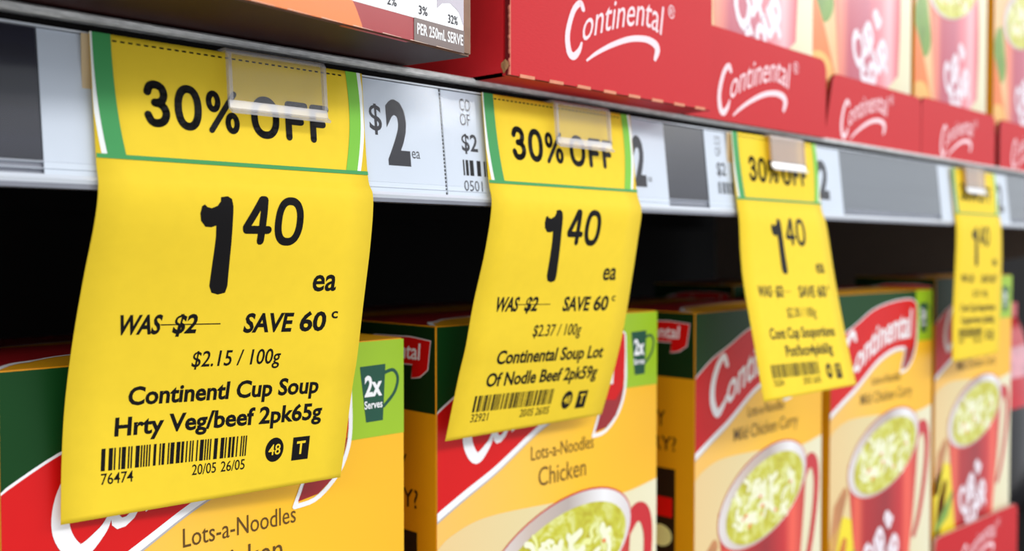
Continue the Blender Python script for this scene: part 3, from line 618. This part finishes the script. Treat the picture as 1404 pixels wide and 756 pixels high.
cp('orange_slice_picture', poly([(A(x), z) for x, z in spl([(76, 2), (70, 1), (62, 3.2), (56, 8), (55, 14), (70, 20), (80, 12)], 5)]), mat('print_orange_light', (250, 178, 108), .3, .5, .08, 40), 3)
cp('white_table', poly([(A(44), 5.8), (A(22.5), 5.8), (A(3.6), 5.9), (A(3.6), 40), (A(52), 40)]), PWHITE, 2)
cp('grey_pattern', poly([(A(14), 40), (A(14), 9.6), (A(12), 11.2), (A(9), 11.8), (A(5.5), 10.2), (A(3.6), 7), (A(3.6), 40)]), mat('print_lilac_grey', (180, 172, 184), .3, .5, .15, 80), 3)
cp('serving_panel', poly([(A(22.5), 0), (A(3.4), 0), (A(3.4), 5.9), (A(22.5), 5.9)]), mat('print_taupe', (112, 94, 90), .3, .5, .08, 60), 3)
cp('serving_text', text('PER 250mL SERVE', A(21.4), A(3.9), 2.2, 2.5, .02), PWHITE, 4)
cp('percent_text', join(text('2%', A(31.8), A(28.6), 7.2, 2.0, .01), text('3%', A(20.8), A(17.6), 7.0, 2.0, .01), text('32%', A(9.8), A(6.0), 6.9, 2.0, .01), text('0%', A(41), A(38), 9, 2.0, .01)), DIGIT, 4)
bt = lambda nm, sh, m, lay: flat(nm, sh, lambda x, y: (x / 1000, y / 1000, -.00006 * lay), m, t)
KR = mat('bottom_text_grey', (150, 110, 96), .5, .3)
mirr = lambda x0, x1, y, h, s: xf(text(s, x0, x1, 0, h, .0), lambda x, z: (x, y - z))
bt('bottom_maroon', poly([(.5, .6), (.5, 60), (WB - .5, 60), (WB - .5, .6)]), mat('print_maroon_shade', (50, 18, 16), .55, .25, .2, 80), 1)  # brown underside, darkened further so its shade is in the colour
bt('edge_flap', join(poly([(A(46), .0), (A(24), .0), (A(24), 1.1), (A(46), 1.1)])), mat('print_red_flap', (186, 26, 36), .35, .5), 2)
cp('worn_edge', join(*[poly([(x, -.0), (x + 6.5, 0), (x + 6.3, .35), (x + .2, .45)]) for x in [A(100) + 9.5 * i for i in range(10)]]), mat('worn_white_card', (226, 200, 180), .7, .3, .1), 5)

# ------------------------------------------------------------------ dark packet beyond the last carton
t = thing('snack_pouch', 'black pouch with a red and pink top, beyond the farthest soup carton', 'packet', (.7640, .030, LS))
vs, fs = [], []; NZ = 14
for a in range(NZ + 1):
    z = a / NZ; d = .024 * math.sin(math.pi * min(1, .12 + z * .88)) ** .6 if a < NZ else .0006
    wz = .10 - .006 * z
    for k in range(16): an = 2 * math.pi * k / 16; vs.append((.05 + wz / 2 * (abs(math.cos(an)) ** .5) * (1 if math.cos(an) > 0 else -1), .026 + d * math.sin(an), z * .150))
for a in range(NZ):
    for k in range(16): fs.append([a * 16 + k, a * 16 + (k + 1) % 16, (a + 1) * 16 + (k + 1) % 16, (a + 1) * 16 + k])
fs += [list(range(16))[::-1], [NZ * 16 + k for k in range(16)]]
b_ = mesh('pouch', vs, fs, mat('pouch_black', (26, 24, 28), .3, .5, .1), t, smooth=True)
b_.data.materials.append(mat('pouch_red', (190, 24, 40), .3, .5, .1)); b_.data.materials.append(mat('pouch_pink', (214, 150, 160), .3, .5, .25, 90))
for p in b_.data.polygons:
    if p.center.z > .086: p.material_index = 1
    if .104 < p.center.z < .126: p.material_index = 2
box('top_seal', .004, .096, .0252, .0268, .148, .160, mat('pouch_seal', (200, 60, 70), .3, .5), t, .0003)
